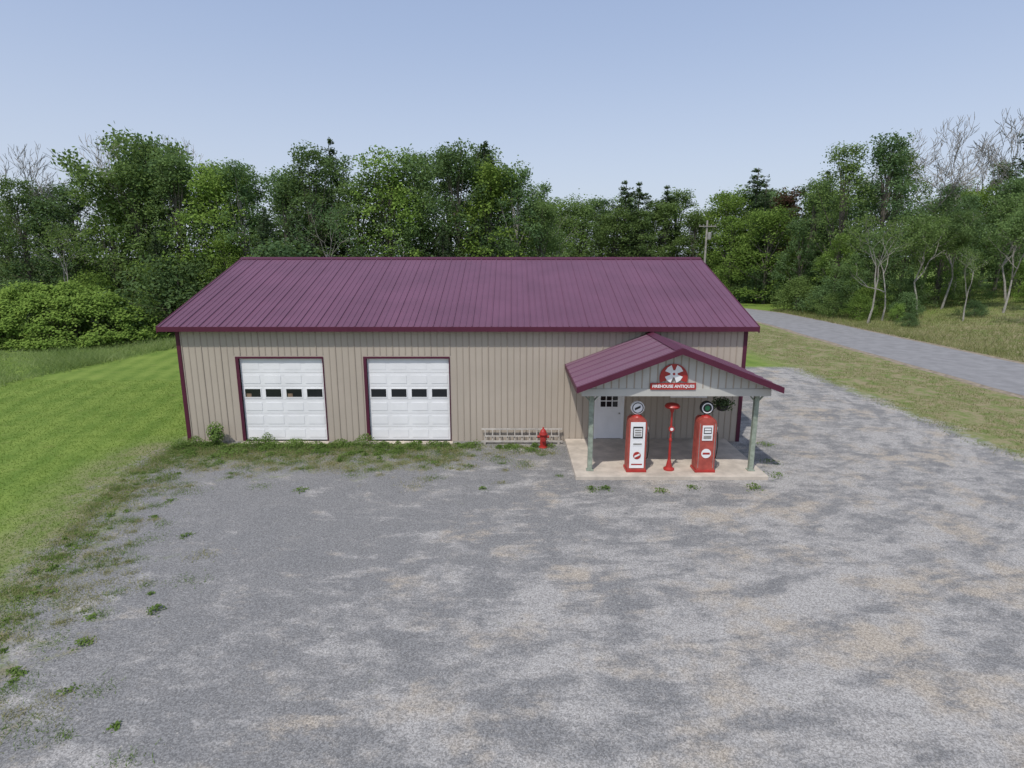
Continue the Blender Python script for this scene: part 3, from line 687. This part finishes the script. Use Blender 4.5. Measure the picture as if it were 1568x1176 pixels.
for (x,y,r,h,n_) in ((-11.5,20.4,.35,.38,600),(-11.9,20.1,.4,.35,600),(-11.0,20.2,.3,.25,400),(-9.3,20.2,.5,.38,900),(-8.6,20.1,.45,.25,700),(-7.8,20.15,.6,.34,1000),(-7.0,20.1,.4,.25,600),(-6.2,20.35,.4,.28,500),(-5.3,20.3,.45,.5,900),(-4.6,20.1,.4,.25,500),(-8.9,20.5,.3,.5,600),(-6.6,19.6,.5,.12,400),(-9.8,19.4,.6,.14,500),(-3.6,20.2,.4,.2,350),(-2.6,20.3,.35,.15,260),(-.2,20.1,.3,.1,120),(1.4,20.2,.2,.14,120),
    (2.35,16.25,.2,.12,140),(2.75,16.3,.18,.12,120),(4.35,16.15,.18,.08,90),(5.35,16.4,.18,.1,100),(7.15,16.35,.22,.18,180),(8.3,17.4,.3,.1,90),(8.6,18.6,.3,.12,110),(9.2,20.4,.3,.15,140),
    (-.85,16.3,.12,.1,70),(-6.9,10.2,.16,.12,110),(-8.0,13.3,.14,.08,80),(-6.2,16.2,.2,.1,100),(-7.6,9.2,.16,.1,90),(-1.4,18.2,.2,.1,80),(-2.6,18.5,.2,.1,80)):
    bw(x,y,r,h,n_)
for k in range(110):
    x=R.uniform(-12,-1.8) if k%8 else R.uniform(-1.8,1.6); bw(x,20.65-abs(R.normal())*.8,R.uniform(.08,.3),R.uniform(.05,.2),int(R.uniform(40,200)))
for k in range(40):
    y=R.uniform(7,19); bw(Lb(y)+abs(R.normal())*1.1,y,R.uniform(.06,.16),R.uniform(.03,.07),int(R.uniform(30,80)))
a.obj('broadleaf_weed_patch',[WEED])
a=Acc(); n_=900; d=unit(R.normal(size=(n_,3))); C=d*R.uniform(.4,1.1,(n_,1))*[.30,.22,.42]+[0,0,.46]; leaves(a,C,d+[0,-.2,.5],.045*R.uniform(.6,1.3,n_),R.uniform(0,1,n_),0)
for k in range(6): tube(a,[(0,0,0),(R.normal()*.12,R.normal()*.1,.6)],[.008,.004],4,1)
a.obj('wall_weed_shrub',[WEED,BARK],None,(-10.75,20.45,0))

# ------------------------------------------------------------------ light, sky, camera
d=Vector((0.85,1.6,-2.9)).normalized()
sun=bpy.data.lights.new('sun','SUN'); sun.energy=2.9; sun.angle=math.radians(1.2); sun.color=(1,0.96,0.90)
so=bpy.data.objects.new('sun',sun); scene.collection.objects.link(so); so.rotation_euler=d.to_track_quat('-Z','Y').to_euler()
wd=bpy.data.worlds.new('World'); scene.world=wd; wd.use_nodes=True
nt=wd.node_tree; b=NB(nt); bg=nt.nodes['Background']; sk=nt.nodes.new('ShaderNodeTexSky'); sk.sky_type='NISHITA'; sk.sun_disc=False
sk.sun_elevation=math.radians(58); sk.sun_rotation=math.atan2(-0.85,-1.6); sk.altitude=200; sk.air_density=1.0; sk.dust_density=2.5; sk.ozone_density=1.5
tc=b.n('ShaderNodeTexCoord').outputs['Generated']; sp_=b.n('ShaderNodeSeparateXYZ'); b.put(sp_.inputs[0],tc)
up=b.ss(sp_.outputs[2],0.02,0.42)
hzcol=b.mix(up,(5.9,6.5,7.7),(4.1,5.1,7.4))      # humid haze: whiter towards the horizon
hz=b.mix(b.ss(sp_.outputs[2],0.0,0.5,0.72,0.55),sk.outputs[0],hzcol)
nt.links.new(hz,bg.inputs[0]); bg.inputs[1].default_value=0.118
cam=bpy.data.cameras.new('camera'); cam.sensor_width=36; cam.lens=36*900/1568; cam.clip_end=6000; cam.clip_start=0.1
co=bpy.data.objects.new('camera',cam); scene.collection.objects.link(co); co.location=(0,0,6.7); co.rotation_euler=(math.radians(90-12.2),0,0)
scene.camera=co
scene.view_settings.view_transform='Standard'; scene.view_settings.look='None'; scene.view_settings.exposure=0
